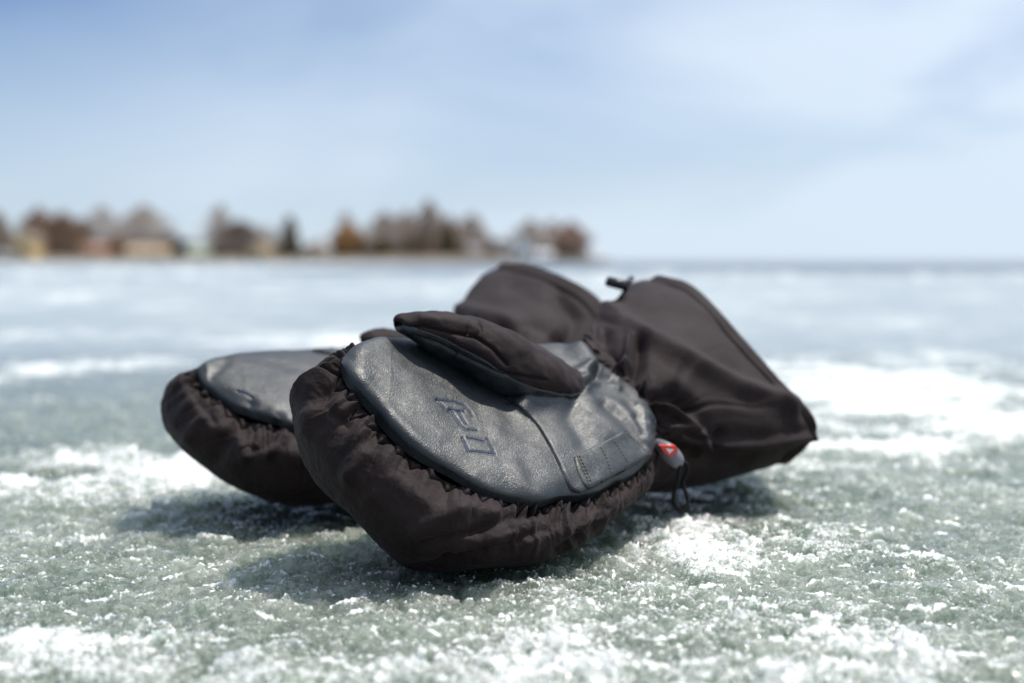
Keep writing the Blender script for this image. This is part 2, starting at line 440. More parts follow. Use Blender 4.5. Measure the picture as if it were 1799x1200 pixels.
# open water beyond the ice edge, to the right of the point
def water_mat():
    m, nt, b = new_mat('open_lake_water')
    pos = geo_pos(nt)
    b.inputs['Base Color'].default_value = (0.20, 0.235, 0.28, 1); b.inputs['Specular IOR Level'].default_value = 0.15
    b.inputs['Roughness'].default_value = 0.6; b.inputs['IOR'].default_value = 1.33
    nt.links.new(bump(nt, noise(nt, 1.2, 4, 0.6, pos), 0.6, 0.15), b.inputs['Normal'])
    return m
wv = []; ne = 60
for i in range(ne):
    t = i / (ne - 1); x = -6 + 400 * t ** 2.2
    wv.append((x, 25 + 3 * math.sin(x * 0.7) * math.exp(-abs(x) / 60) + max(0, 1 - t * 12) * 60, 0.012))
wv2 = [(60 + 6000 * (i / (ne - 1)), 7500, 0.012) for i in range(ne)]
water = mesh_obj('water', wv + wv2, [(i, i + 1, ne + i + 1, ne + i) for i in range(ne - 1)], water_mat(), smooth=False)
tag(water, kind='structure')

# ------------------------------------------------------------------ sculpting along strokes
def poly_dist(q, line):
    d = np.full(q.shape[:-1], 1e9)
    line = np.asarray(line, float)
    for a, b in zip(line[:-1], line[1:]):
        ab = b - a; t = np.clip(((q - a) @ ab) / (ab @ ab), 0, 1)
        d = np.minimum(d, np.hypot(q[..., 0] - a[0] - t * ab[0], q[..., 1] - a[1] - t * ab[1]))
    return d
def sculpt(g, N, strokes):
    """push the surface out (+) or in (-) along strokes drawn over it: (points, width px, amount m)"""
    q = project(g)
    view = np.array([0, 0, CAM_H]) - g; view /= np.linalg.norm(view, axis=-1, keepdims=True)
    vis = np.clip((N * view).sum(-1) * 3 + 0.4, 0, 1)
    D = 0
    for pts, wd, amt in strokes:
        D = D + amt * np.exp(-(poly_dist(q, pts) / wd) ** 2)
    return g + N * (D * vis)[..., None]

def build_shell(name, rings, parent, na, nb, pleat_amp, fold_strokes, seed, zig=True, mat=FAB):
    ctl = np.array([[P(*p) for p in r] for r in rings])            # rings, cols, 3
    ga = np.stack([catmull(r, na, True) for r in ctl], 1)           # na, rings, 3
    tb = np.linspace(0, 1, nb) ** 1.35                              # denser at the rim
    full = catmull(ga.transpose(1, 0, 2), 400, False)               # 400, na, 3
    idx = tb * 399; i0 = np.minimum(idx.astype(int), 398); f = (idx - i0)[:, None, None]
    g = (full[i0] * (1 - f) + full[i0 + 1] * f).transpose(1, 0, 2)  # na, nb, 3
    N = grid_normals(g, True)
    cen = g.reshape(-1, 3).mean(0)
    if ((g[:, nb // 3] - cen) * N[:, nb // 3]).sum() < 0: N = -N
    # arc lengths
    rim = g[:, 0]; s = np.concatenate([[0], np.cumsum(np.linalg.norm(np.diff(rim, axis=0), axis=1))])
    bl = np.concatenate([np.zeros((na, 1)), np.cumsum(np.linalg.norm(np.diff(g, axis=1), axis=2), axis=1)], 1)
    S = np.repeat(s[:, None], nb, 1); z = np.zeros_like(S) + seed
    warp = 0.006 * perlin(np.stack([S * 28, bl * 18, z], -1)) + 0.10 * bl * perlin(np.stack([S * 9, z, z], -1))
    fr1 = perlin(np.stack([(S + warp) * 140, bl * 11, z + 3], -1))
    fr2 = perlin(np.stack([(S + warp) * 48, bl * 7, z + 7], -1))
    pr1 = np.exp(-bl / 0.016) * (1 - np.exp(-bl / 0.0016))
    pr2 = np.exp(-((bl - 0.02) / 0.022) ** 2)
    D = pleat_amp * ((np.abs(fr1) * 2.2 - 0.75) * pr1 * 1.25 + (0.8 - np.abs(fr2) * 3.2) * pr2 * 0.7)
    # longer soft folds running down
    D += pleat_amp * 0.8 * perlin(np.stack([(S + 0.25 * bl) * 24, bl * 14, z + 11], -1)) * np.clip(bl / 0.02, 0, 1)
    D += 0.0016 * perlin(g * 30 + seed) * np.clip(bl / 0.02, 0, 1)
    if zig:
        per = 0.0105 + 0 * S
        ph = (S + 0.5 * warp) / per; tri = np.abs((ph % 1) * 2 - 1)
        zl = 0.0022 + 0.0088 * tri * (1 + 0.4 * perlin(np.stack([S * 40, z, z], -1)))
        slope = 2 * 0.0088 / 0.0105
        dd = np.abs(bl - zl) / math.sqrt(1 + slope * slope)
        D -= 0.0023 * np.exp(-(dd / 0.0007) ** 2)
        D += 0.0009 * np.exp(-((bl - 0.006) / 0.006) ** 2) * (1 - np.exp(-(dd / 0.002) ** 2))
    D += 0.0007 * fbm(g * 95 + seed, 3, 0.6, ridged=True) * np.clip(bl / 0.012, 0, 1)
    # gutter right under the leather edge
    D -= 0.0035 * np.exp(-(bl / 0.0022) ** 2)
    g = g + N * D[..., None]
    if fold_strokes:
        g = sculpt(g, N, fold_strokes)
    g[..., 2] = np.maximum(g[..., 2], 0.0008)
    V = g.reshape(-1, 3); F = grid_faces(na, nb, True)
    c = g[:, -1].mean(0); V = np.vstack([V, c]); ci = len(V) - 1
    a = np.arange(na); tr = np.stack([a * nb + nb - 1, ((a + 1) % na) * nb + nb - 1, np.full(na, ci)], -1)
    return mesh_obj(name, V, F, mat, parent, tris=tr)

def build_palm(name, near_pts, far_pts, parent, ns, nt_, crown, strokes, seed, mat=LEA):
    """leather panel spanning between the near and the far edge, rounded down at its rim"""
    A = catmull([P(*p) for p in near_pts], ns); B = catmull([P(*p) for p in far_pts], ns)
    th = np.linspace(0, math.pi, nt_); t = (1 - np.cos(th)) / 2
    g = A[:, None] * (1 - t)[None, :, None] + B[:, None] * t[None, :, None]
    up = np.cross(A[ns // 2] - B[ns // 2], A[-1] - A[0]); up /= np.linalg.norm(up)
    if up[2] < 0: up = -up
    wdt = np.linalg.norm(A - B, axis=1); wdt = np.minimum(wdt / 0.08, 1) ** 0.6
    prof = np.sin(th) ** 0.8
    se = np.linspace(0, 1, ns); endp = np.minimum(1, np.sin(np.pi * se) * 3 + 0.0) ** 0.5
    h = crown * prof[None] * wdt[:, None] * endp[:, None] + 0.0015
    g = g + up * h[..., None]
    N = grid_normals(g, False)
    if (N @ up).mean() < 0: N = -N
    q = g * 1.0
    s = np.concatenate([[0], np.cumsum(np.linalg.norm(np.diff(A, axis=0), axis=1))])
    S = np.repeat(s[:, None], nt_, 1); W = wdt[:, None] * 0.0 + np.linalg.norm(g - A[:, None], axis=-1)
    edge = np.exp(-(W / 0.010) ** 2)
    z = np.zeros_like(S) + seed
    D = 0.0016 * fbm(g * 26 + seed, 3) * (1 - edge) * np.clip(np.sin(math.pi * se) * 4, 0, 1)[:, None]
    D += 0.0018 * perlin(np.stack([z, t[None] * 11 + 0 * S, S * 20], -1)) * np.clip((se - .86) / .08, 0, 1)[:, None]
    D += 0.0042 * perlin(np.stack([S * 38, W * 40, z], -1)) * edge
    g = g + N * D[..., None]
    g = sculpt(g, N, [(p_, w_ * (1.5 if 4 < w_ < 13 else 1), a_ * (.62 if 4 < w_ < 13 else 1)) for p_, w_, a_ in strokes])
    # a tucked edge: last rows turn inwards under the leather
    g[:, 0] += -up * 0.004; g[:, -1] += -up * 0.004
    V = g.reshape(-1, 3); F = grid_faces(ns, nt_, False)
    o = mesh_obj(name, V, F, mat, parent)
    bvh = BVHTree.FromPolygons([tuple(v) for v in V], [tuple(int(i) for i in f) for f in F])
    return o, bvh

def on_surface(bvh, px, py, lift=0.0):
    p = Vector(P(px, py, 1.0)); o = Vector((0, 0, CAM_H)); d = (p - o).normalized()
    loc, n, i, dist = bvh.ray_cast(o, d, 10)
    if loc is None:
        loc = o + d * (0.9 / d.y); n = Vector((0, -0.3, 0.95))
        loc2, n2, _, _ = bvh.find_nearest(loc); 
        if loc2 is not None: loc, n = loc2, n2
    if n.dot(d) > 0: n = -n
    return np.array(loc + n * lift), np.array(n)
def surf_line(bvh, pts, rad, lift, step=3.0, seg=8, wob=0.0):
    pts = np.asarray(pts, float); L = np.concatenate([[0], np.cumsum(np.hypot(*np.diff(pts, axis=0).T))])
    n = max(3, int(L[-1] / step)); t = np.linspace(0, L[-1], n)
    x = np.interp(t, L, pts[:, 0]); y = np.interp(t, L, pts[:, 1])
    return tube_verts([on_surface(bvh, a + wob * math.sin(i * 1.7), b, lift)[0] for i, (a, b) in enumerate(zip(x, y))], rad, seg)
def surf_patch(bvh, ca, cb, n, m, lift, edge=0.0012):
    """sheet between two pixel curves laid on a surface, with a rolled edge"""
    a = catmull(np.array(ca, float), n); b = catmull(np.array(cb, float), n)
    G = np.zeros((n, m, 3))
    for i in range(n):
        for j in range(m):
            t = j / (m - 1); q = a[i] * (1 - t) + b[i] * t
            e = min(i, n - 1 - i, j, m - 1 - j)
            l = -0.0015 if e == 0 else lift * (0.8 if e == 1 else 1.0)
            G[i, j] = on_surface(bvh, q[0], q[1], l)[0]
    return G.reshape(-1, 3), grid_faces(n, m, False)

def build_cuff(name, rings, parent, na, nb, strokes, seed, gather=0.0035, mat=FAB, groove=0.92):
    ctl = np.array([[P(*p) for p in r] for r in rings])
    # thicken: turn the rim inwards
    cen = ctl[-1].mean(0); ax = ctl[-1].mean(0) - ctl[-2].mean(0); ax /= np.linalg.norm(ax)
    inn = cen + (ctl[-1] - cen) * 0.93 + ax * 0.002
    deep = ctl[-2].mean(0) + (ctl[-2] - ctl[-2].mean(0)) * 0.88
    deep2 = ctl[-3].mean(0) + (ctl[-3] - ctl[-3].mean(0)) * 0.7
    outer_ = np.stack([catmull(r, na, True) for r in ctl], 1)
    no = int(nb * 0.8)
    g = catmull(outer_.transpose(1, 0, 2), no).transpose(1, 0, 2)
    N = grid_normals(g, True)
    cc = g.mean(0)
    if ((g - cc[None]) * N).sum() < 0: N = -N
    a = np.linspace(0, 2 * math.pi, na, endpoint=False)[:, None]; t = np.linspace(0, 1, no)[None]
    A = np.repeat(a, no, 1); T = np.repeat(t, na, 0)
    ring = np.stack([np.cos(A), np.sin(A)], -1)
    warp = 0.35 * perlin(np.stack([ring[..., 0] * 2, ring[..., 1] * 2, T * 5 + seed], -1))
    rr = 3.2
    pl = perlin(np.stack([np.cos(A + warp) * rr * 1.6, np.sin(A + warp) * rr * 1.6, T * 3 + seed], -1))
    pf = perlin(np.stack([np.cos(A + warp) * rr * 3.5, np.sin(A + warp) * rr * 3.5, T * 6 + seed + 5], -1))
    D = gather * (1.4 * pl * np.exp(-(T / 0.42) ** 2) + (0.5 - np.abs(pf) * 2.4) * np.exp(-(T / 0.16) ** 2))
    D += gather * 0.9 * np.exp(-((T - 0.09) / 0.06) ** 2) - gather * 1.0 * np.exp(-((T - 0.19) / 0.05) ** 2) * (0.5 + pl)
    D += 0.0022 * perlin(g * 16 + seed) + 0.0010 * perlin(g * 40 + seed)
    D -= 0.0022 * np.exp(-((T - groove) / 0.012) ** 2)
    D += 0.0012 * np.exp(-((T - 0.985) / 0.02) ** 2)
    g = g + N * D[..., None]
    g = sculpt(g, N, [(p_, w_, a_ * 1.3) for p_, w_, a_ in strokes])
    def rs(r): return catmull(r, na, True)
    back = catmull(np.stack([g[:, -1], rs(inn), rs(deep), rs(deep2)], 0), nb - no + 1).transpose(1, 0, 2)[:, 1:]
    g = np.concatenate([g, back], 1)
    g[..., 2] = np.maximum(g[..., 2], 0.001)
    return mesh_obj(name, g.reshape(-1, 3), grid_faces(na, g.shape[1], True), mat, parent)

def build_thumb(name, secs, parent, na, nb, strokes, seed, leather=None):
    """secs: (centre px, py, Z, half height px, half depth m) from tip to base; leather = angle span turned to the palm"""
    C = np.array([P(s[0], s[1], s[2]) for s in secs]); hh = np.array([s[3] * s[2] / FPX for s in secs]); hd = np.array([s[4] for s in secs])
    C = catmull(C, nb); hh = catmull(hh[:, None], nb)[:, 0]; hd = catmull(hd[:, None], nb)[:, 0]
    tt = np.linspace(0, 1, nb); 
    tan = np.gradient(C, axis=0); tan /= np.linalg.norm(tan, axis=1)[:, None]
    view = np.array([0, 1.0, 0.0]); up = np.cross(tan, view); up /= np.linalg.norm(up, axis=1)[:, None]
    up[up[:, 2] < 0] *= -1
    dep = np.cross(up, tan); dep[dep[:, 1] < 0] *= -1
    ang = np.linspace(0, 2 * math.pi, na, endpoint=False)
    # angle 0 = up, pi/2 = towards camera, pi = down
    g = C[None] + (np.cos(ang)[:, None, None] * up[None] * hh[None, :, None] - np.sin(ang)[:, None, None] * dep[None] * hd[None, :, None])
    N = grid_normals(g, True)
    if ((g - C[None]) * N).sum() < 0: N = -N
    D = 0.0016 * perlin(g * 55 + seed) + 0.0009 * perlin(g * 130 + seed)
    g = g + N * D[..., None]
    g = sculpt(g, N, strokes)
    return g

# ================================================================== FRONT MITTEN
fr_rim = [(600,640,.80),(635,695,.787),(690,765,.778),(760,822,.773),(850,862,.777),(940,882,.79),(1030,871,.82),(1102,838,.862),(1145,790,.90),
          (1148,740,.925),(1110,690,.95),(1045,645,.965),(980,618,.965),(900,616,.945),(820,612,.915),(740,606,.88),(682,602,.85),(632,608,.825),(608,622,.81)]
fr_r1 = [(562,648,.797),(592,722,.772),(652,797,.760),(735,858,.754),(835,900,.758),(935,918,.772),(1035,902,.805),(1105,868,.85),(1150,812,.90),
         (1158,750,.94),(1118,697,.967),(1050,652,.985),(980,624,.988),(900,622,.968),(820,618,.938),(740,612,.903),(675,608,.87),(615,616,.838),(580,628,.815)]
fr_r2 = [(518,682,.80),(545,765,.775),(622,850,.757),(720,915,.748),(835,952,.75),(940,955,.768),(1040,920,.80),(1105,885,.85),(1148,835,.90),
         (1158,780,.95),(1120,740,.99),(1050,700,1.005),(980,690,1.005),(900,690,.99),(820,690,.96),(740,690,.925),(665,680,.89),(585,668,.86),(536,662,.83)]
fr_r3 = [(510,712,.815),(528,800,.80),(600,892,.777),(695,965,.768),(820,992,.766),(940,985,.78),(1035,945,.81),(1095,895,.86),(1135,850,.91),
         (1140,820,.96),(1110,800,.99),(1050,790,1.0),(980,800,.99),(900,800,.98),(820,790,.95),(740,780,.93),(650,760,.90),(570,720,.87),(522,695,.845)]
fr_r4 = [(525,765,.835),(552,838,.825),(640,925,.81),(722,996,.797),(835,1005,.792),(930,988,.805),(1015,950,.835),(1070,905,.88),(1085,880,.93),
         (1080,870,.96),(1050,870,.97),(1000,880,.96),(950,890,.94),(900,895,.93),(840,900,.92),(780,890,.91),(700,870,.89),(617,830,.87),(550,790,.86)]
mit = tag(empty('mitten', (-0.01, .86, 0)), 'nearer black mitten with navy mark on its grey leather palm and thumb pointing left', 'mitten', 'pair of winter mittens on the ice')
folds = [([(690,845),(780,905),(850,880)], 16, .0022), ([(640,770),(600,800)], 10, -.0018), ([(575,690),(560,740)], 16, -.003), ([(545,680),(535,760)], 14, .002),
         ([(620,835),(650,870)], 20, .002), ([(730,930),(800,900),(870,905)], 14, .003), ([(740,958),(830,935),(900,905),(940,900)], 9, -.0035),
         ([(780,985),(880,962),(960,930),(1010,890)], 10, -.004), ([(800,970),(900,940)], 10, .002), ([(640,800),(615,835)], 12, .003),
         ([(580,720),(610,745)], 10, -.003), ([(980,970),(1035,930),(1060,895)], 7, -.003), ([(1020,930),(1075,880)], 8, .003), ([(930,950),(1000,900)], 10, .003),
         ([(722,996),(800,985),(850,975)], 7, -.002)]
shell = build_shell('shell', [fr_rim, fr_r1, fr_r2, fr_r3, fr_r4], mit, 1700, 190, 0.0040, folds, 3.1)

near_e = [(598,641,.80),(620,676,.79),(652,722,.783),(700,772,.775),(760,816,.771),(820,850,.772),(880,874,.776),(940,882,.787),(1000,879,.806),(1060,862,.835),(1110,836,.866),(1142,800,.897),(1150,765,.915)]
far_e = [(600,632,.806),(622,611,.82),(656,602,.838),(700,603,.86),(750,608,.885),(810,613,.91),(870,615,.935),(930,612,.952),(985,611,.963),(1040,640,.966),(1085,672,.957),(1125,705,.943),(1150,750,.922)]
logo = [[(768,702),(788,704.5),(802,706.5),(816,711.5),(825,721),(830,729)], [(768,702),(777,711),(790,724)], [(790,718.5),(804,721),(815,722)],
        [(792,720),(801,733),(811,747),(819,754),(838,756)], [(807,723),(814,736),(819,744)],
        [(813,769),(824,793),(844,794),(869,797.5),(865,787),(856,771)], [(823,769),(834,771),(851,775)]]
pstro = [(l, 2.6, -.0007) for l in logo] + [
    ([(640,672),(690,740),(760,800),(830,838)], 16, .0012), ([(668,640),(700,690)], 30, -.001),
    ([(1005,655),(1050,650),(1085,665)], 5, .003), ([(1010,676),(1055,674),(1085,682)], 5, .003), ([(1020,665),(1070,668)], 5, -.003),
    ([(1012,692),(1050,735),(1085,765)], 9, .003), ([(1010,700),(1000,735),(1025,775)], 12, -.0045), ([(1030,690),(1085,712),(1115,745),(1140,775)], 7, .003),
    ([(1060,715),(1095,745),(1125,785)], 7, -.003), ([(1122,715),(1145,735)], 6, .003), ([(1118,735),(1130,760)], 5, -.003), ([(1040,760),(1060,770)], 9, .003),
    ([(920,712),(975,702),(1018,678),(1032,645),(1015,615)], 15, .0075), ([(890,706),(960,712),(1010,700),(1046,665),(1050,640)], 3.5, -.0012), ([(560,680),(980,780)], 1, 0.0),
    ([(860,720),(900,790),(920,850)], 16, .0012), ([(885,760),(930,840)], 8, -.0008)]
palm, pb = build_palm('leather_palm', near_e, far_e, mit, 760, 330, .0095, pstro, 2.0)
V, F = merge([surf_line(pb, l, .00085, -.0006, 2.0, 8) for l in logo])
mesh_obj('embossed_logo', V, F, NAVY, palm)
# second leather layer over the heel of the palm with its thick cut edge
ov, of = surf_patch(pb, [(880,690),(936,742),(966,790),(988,836),(1000,860),(1016,868)], [(1014,660),(1035,690),(1070,725),(1105,750),(1132,776),(1147,798)], 70, 60, .0017)
ovo = mesh_obj('heel_overlay', ov, of, LEA2, palm)
ob = BVHTree.FromPolygons([tuple(v) for v in ov], [tuple(int(i) for i in f) for f in of])
V, F = surf_line(ob, [(897,709),(938,748),(965,792),(986,838),(1000,861),(1018,869),(1040,867),(1100,835),(1146,802)], .0007, -.0002, 3, 8)
mesh_obj('overlay_edge', V, F, SEAM, palm)
gv, gf = surf_patch(ob, [(1006,803),(1012,828),(1022,850),(1034,864)], [(1094,757),(1112,772),(1130,787),(1146,800)], 30, 50, .0012)
gt = mesh_obj('grip_tab', gv, gf, LEA2, palm)
gb = BVHTree.FromPolygons([tuple(v) for v in gv], [tuple(int(i) for i in f) for f in gf])
def stitches(bvh, pts, dash=4.0, gap=2.6, rad=.00042, lift=.0003):
    pts = np.asarray(pts, float); L = np.concatenate([[0], np.cumsum(np.hypot(*np.diff(pts, axis=0).T))]); out = []; s = 0
    while s + dash < L[-1]:
        q = [(np.interp(t, L, pts[:, 0]), np.interp(t, L, pts[:, 1])) for t in (s, s + dash / 2, s + dash)]
        p = [on_surface(bvh, *q[0], -.0001)[0], on_surface(bvh, *q[1], lift)[0], on_surface(bvh, *q[2], -.0001)[0]]
        out.append(tube_verts(p, rad, 6)); s += dash + gap
    return out
st = stitches(gb, [(1013,800),(1025,825),(1036,852)]) + stitches(gb, [(1017,800),(1029,824),(1040,850)], lift=.0005) + stitches(gb, [(1055,785),(1066,805),(1076,832)]) + \
     stitches(gb, [(1080,775),(1092,795),(1106,815)]) + stitches(ob, [(1102,762),(1122,780),(1142,797)])
V, F = merge(st); mesh_obj('tan_stitching', V, F, TAN, gt)
st = stitches(pb, [(905,708),(950,703),(985,690),(1005,672),(1013,648)], 4, 2, .0004, .0004)
V, F = merge(st); mesh_obj('thumb_seam_stitching', V, F, THREAD, palm)

# thumb
secs = [(698,567,.842,2,.002),(703,566,.843,12,.007),(722,570,.846,21,.011),(755,578,.852,31,.014),(800,594,.862,43,.018),(850,617,.864,51,.021),(898,646,.872,56,.024),(940,662,.886,49,.025),(970,668,.902,37,.022),(988,666,.918,20,.013),(992,664,.93,5,.005)]
tstro = [([(700,570),(720,576),(742,572),(790,584),(835,592),(865,612),(890,640)], 3.2, -.0022), ([(742,560),(800,566),(835,580)], 8, .0012),
         ([(800,600),(850,620),(880,645)], 9, .0014), ([(735,545),(840,560),(930,606)], 20, .0008), ([(835,592),(845,582),(840,570)], 3, -.0012),
         ([(725,588),(770,602),(820,628),(880,655),(960,668)], 3, -.0014)]
def thumb_pair(nm, lnm, secs, stro, seed, na=360, nb=420, lo=0.275, hi=0.74, leather=True):
    g = build_thumb(nm, secs, mit, na, nb, stro, seed)
    i0, i1 = int(na * lo), int(na * hi)
    return g, i0, i1
g, i0, i1 = thumb_pair('thumb', 'thumb_leather', secs, tstro, 5.0)
# the leather side starts a little way in from the tip
na_, nb_ = g.shape[:2]
tfab = mesh_obj('thumb', g.reshape(-1, 3), grid_faces(na_, nb_, True), FAB, mit)
Ng = grid_normals(g, True)
if ((g - g.mean(0)[None]) * Ng).sum() < 0: Ng = -Ng
sub = g[i0:i1] + Ng[i0:i1] * (.0007 + .0006 * np.sin(np.linspace(0, np.pi, i1 - i0)) ** .3)[:, None, None]
sub[0] -= Ng[i0] * .0012; sub[-1] -= Ng[i1 - 1] * .0012
sub = sub[:, int(nb_ * .08):]
mesh_obj('thumb_leather', sub.reshape(-1, 3), grid_faces(sub.shape[0], sub.shape[1], False), LEA, tfab)

# cuff
c0 = [(1045,615,.985),(1068,650,.965),(1100,692,.945),(1132,735,.93),(1148,778,.93),(1140,822,.94),(1125,835,.97),(1090,815,1.0),(1060,740,1.03),(1040,665,1.02)]
c1 = [(1032,585,1.01),(1082,632,.96),(1122,680,.94),(1160,732,.928),(1176,778,.932),(1128,848,.945),(1140,855,.99),(1115,830,1.04),(1080,740,1.07),(1042,640,1.05)]
c2 = [(1060,550,1.05),(1125,592,.99),(1185,650,.96),(1225,710,.95),(1235,772,.955),(1170,857,.97),(1180,855,1.02),(1165,800,1.10),(1120,700,1.13),(1070,600,1.11)]
c3 = [(1102,502,1.11),(1190,536,1.05),(1266,610,1.015),(1336,700,.995),(1388,764,.995),(1335,824,1.01),(1290,830,1.06),(1275,760,1.15),(1220,650,1.18),(1150,540,1.16)]
c4 = [(1155,489,1.15),(1212,500,1.10),(1292,582,1.05),(1370,672,1.02),(1432,745,1.01),(1395,808,1.03),(1368,805,1.09),(1350,740,1.18),(1290,640,1.22),(1210,535,1.20)]
cstro = [([(1065,545),(1115,575),(1190,622),(1300,680),(1390,715)], 16, .006), ([(1110,560),(1210,560),(1290,640)], 30, -.002),
         ([(1106,598),(1098,635),(1084,680)], 6, .008), ([(1124,600),(1120,640),(1108,672)], 11, -.007), ([(1032,590),(1050,612),(1055,640)], 5, .005), ([(1060,590),(1078,640)], 14, -.006),
         ([(1135,668),(1128,690)], 5, .006), ([(1150,710),(1175,722),(1215,745)], 7, .006), ([(1155,698),(1185,690),(1212,715)], 15, -.008),
         ([(1160,752),(1200,748),(1232,760),(1228,800)], 6, .005), ([(1172,782),(1200,790)], 10, -.007), ([(1250,780),(1265,760)], 8, -.004), ([(1160,770),(1180,785)], 5, .005),
         ([(1190,765),(1250,778),(1340,778),(1425,765)], 7, .005), ([(1200,800),(1300,812),(1380,795)], 18, -.003), ([(1365,690),(1400,745)], 10, .002)]
cuff = build_cuff('cuff', [c0, c1, c2, c3, c4], mit, 700, 420, cstro, 4.4, .0055)

# cord lock and cord on the far side of the cuff
e = lambda px, py, Z: P(px, py, Z)
cl_ax = [e(1064,493,1.07), e(1066,494,1.07), e(1088,499,1.07), e(1100,503,1.07), e(1102,504,1.07)]
V, F = merge([tube_verts(cl_ax, [.0012,.0036,.0042,.0036,.001], 14), tube_verts([e(1095,503,1.07), e(1103,496,1.072), e(1110,488,1.075)], [.0032,.0024,.0022], 10)])
lock = mesh_obj('cord_lock', V, F, PLAST, mit)
V, F = tube_verts(catmull([e(1102,506,1.07), e(1092,520,1.07), e(1082,532,1.06), e(1072,546,1.05), e(1062,556,1.05)], 24), .0014, 8)
mesh_obj('cord', V, F, CORD, lock)
# wrist toggle with its red badge and hanging loop
tg = [e(1152,776,.918), e(1156,780,.914), e(1172,792,.907), e(1186,806,.905), e(1191,815,.905), e(1193,819,.906)]
V, F = tube_verts(catmull(tg, 24), catmull(np.array([.0015,.0036,.0056,.0055,.0042,.0012])[:, None], 24)[:, 0], 18)
tog = mesh_obj('wrist_toggle', V, F, GREYP, mit)
def badge(pts, Z, th, name, mat, par):
    fr_ = [P(x, y, Z) for x, y in pts]; bk = [P(x, y, Z) + np.array([0, th, 0]) for x, y in pts]; n = len(pts)
    return mesh_obj(name, fr_ + bk, [tuple(range(n))[::-1], tuple(range(n, 2 * n))] + [(i, (i + 1) % n, n + (i + 1) % n, n + i) for i in range(n)], mat, par, smooth=False)
badge([(1159,783),(1187,784),(1192,793),(1177,803),(1168,796)], .898, .008, 'red_badge', REDP, tog)
badge([(1170,788),(1184,790),(1176,797)], .8972, .002, 'badge_mark', WHITEP, tog)
lp = catmull([e(1188,815,.904), e(1194,818,.902), e(1191,845,.90), e(1184,868,.90), e(1184,884,.90), e(1194,894,.90), e(1206,888,.90), e(1208,874,.902), e(1200,850,.905), e(1208,828,.907), e(1206,815,.907), e(1195,812,.908), e(1186,812,.908)], 90)
V, F = tube_verts(lp, .0013, 8); mesh_obj('cord_loop', V, F, CORD, tog)

# ================================================================== REAR MITTEN
r_rim = [(345,655,.97),(375,692,.955),(420,724,.945),(470,742,.94),(520,757,.94),(600,765,.95),(700,770,.98),(780,750,1.02),(830,710,1.06),(835,680,1.09),(800,655,1.11),(740,640,1.12),(690,630,1.11),(640,622,1.10),(590,617,1.08),(530,619,1.06),(470,624,1.03),(400,632,1.0),(358,643,.98)]
r_r1 = [(312,667,.96),(345,717,.94),(400,757,.925),(460,787,.915),(520,800,.915),(600,805,.925),(700,805,.96),(785,780,1.0),(840,730,1.06),(845,690,1.10),(805,660,1.13),(740,648,1.14),(690,638,1.14),(640,632,1.13),(590,628,1.11),(530,630,1.09),(470,636,1.06),(395,643,1.02),(335,652,.985)]
r_r2 = [(290,685,.97),(305,742,.95),(365,785,.93),(430,825,.92),(510,845,.92),(600,850,.93),(700,845,.965),(790,810,1.01),(840,760,1.07),(840,730,1.11),(800,710,1.15),(740,700,1.16),(690,695,1.16),(640,695,1.15),(590,690,1.13),(530,690,1.11),(460,688,1.08),(380,680,1.04),(306,671,1.0)]
r_r3 = [(284,705,.985),(288,752,.975),(342,806,.955),(415,855,.94),(500,882,.94),(600,880,.95),(700,870,.98),(780,840,1.02),(830,800,1.07),(830,770,1.11),(790,760,1.15),(740,755,1.16),(690,755,1.15),(640,755,1.14),(590,755,1.13),(530,750,1.11),(450,745,1.08),(370,725,1.05),(300,700,1.02)]
r_r4 = [(295,750,1.0),(312,778,1.0),(380,835,.985),(440,872,.975),(490,890,.972),(560,884,.985),(650,870,1.0),(720,850,1.03),(760,830,1.06),(760,820,1.08),(740,810,1.1),(700,810,1.1),(650,810,1.1),(600,810,1.09),(550,810,1.08),(500,805,1.07),(440,800,1.06),(380,785,1.05),(320,760,1.03)]
mit2 = tag(empty('mitten', (-0.14, 1.02, 0)), 'farther black mitten, half hidden behind the other one, its fingertips reaching furthest left', 'mitten', 'pair of winter mittens on the ice')
folds2 = [([(400,760),(385,800)], 12, -.004), ([(440,790),(480,775)], 10, -.004), ([(355,735),(330,770)], 12, .003), ([(420,770),(430,800)], 10, .003), ([(330,700),(310,745)], 14, .002),
          ([(470,800),(500,770)], 9, .004), ([(490,889),(560,860),(600,850)], 7, -.003), ([(345,700),(375,740)], 8, -.002)]
build_shell('shell', [r_rim, r_r1, r_r2, r_r3, r_r4], mit2, 1100, 130, 0.0040, folds2, 9.7)
near2 = [(344,656,.97),(362,680,.96),(392,706,.95),(425,724,.943),(455,733,.94),(490,744,.938),(530,756,.94),(600,764,.95),(700,768,.98),(780,750,1.02),(832,700,1.06)]
far2 = [(346,650,.973),(358,641,.98),(378,634,.993),(410,630,1.01),(460,625,1.03),(520,620,1.055),(580,618,1.08),(640,624,1.10),(700,632,1.11),(780,650,1.11),(832,690,1.07)]
pstro2 = [([(350,654),(362,668),(384,648),(395,636)], 7, -.002), ([(432,722),(440,710)], 7, -.0035), ([(488,742),(492,730)], 6, -.003), ([(418,687),(431,690),(443,697)], 2.5, -.0008), ([(380,700),(410,712),(455,722)], 6, .001)]
palm2, pb2 = build_palm('leather_palm', near2, far2, mit2, 420, 200, .0085, pstro2, 8.0)
V, F = merge([surf_line(pb2, l, .0007, -.0002, 2.0, 6) for l in [[(415,684),(431,690),(443,697),(446,696.5)]]])
mesh_obj('embossed_logo', V, F, NAVY, palm2)
ov, of = surf_patch(pb2, [(545,617),(575,622),(610,634),(640,655)], [(640,626),(680,634),(720,645),(760,660)], 40, 40, .0022)
mesh_obj('heel_overlay', ov, of, LEA2, palm2)
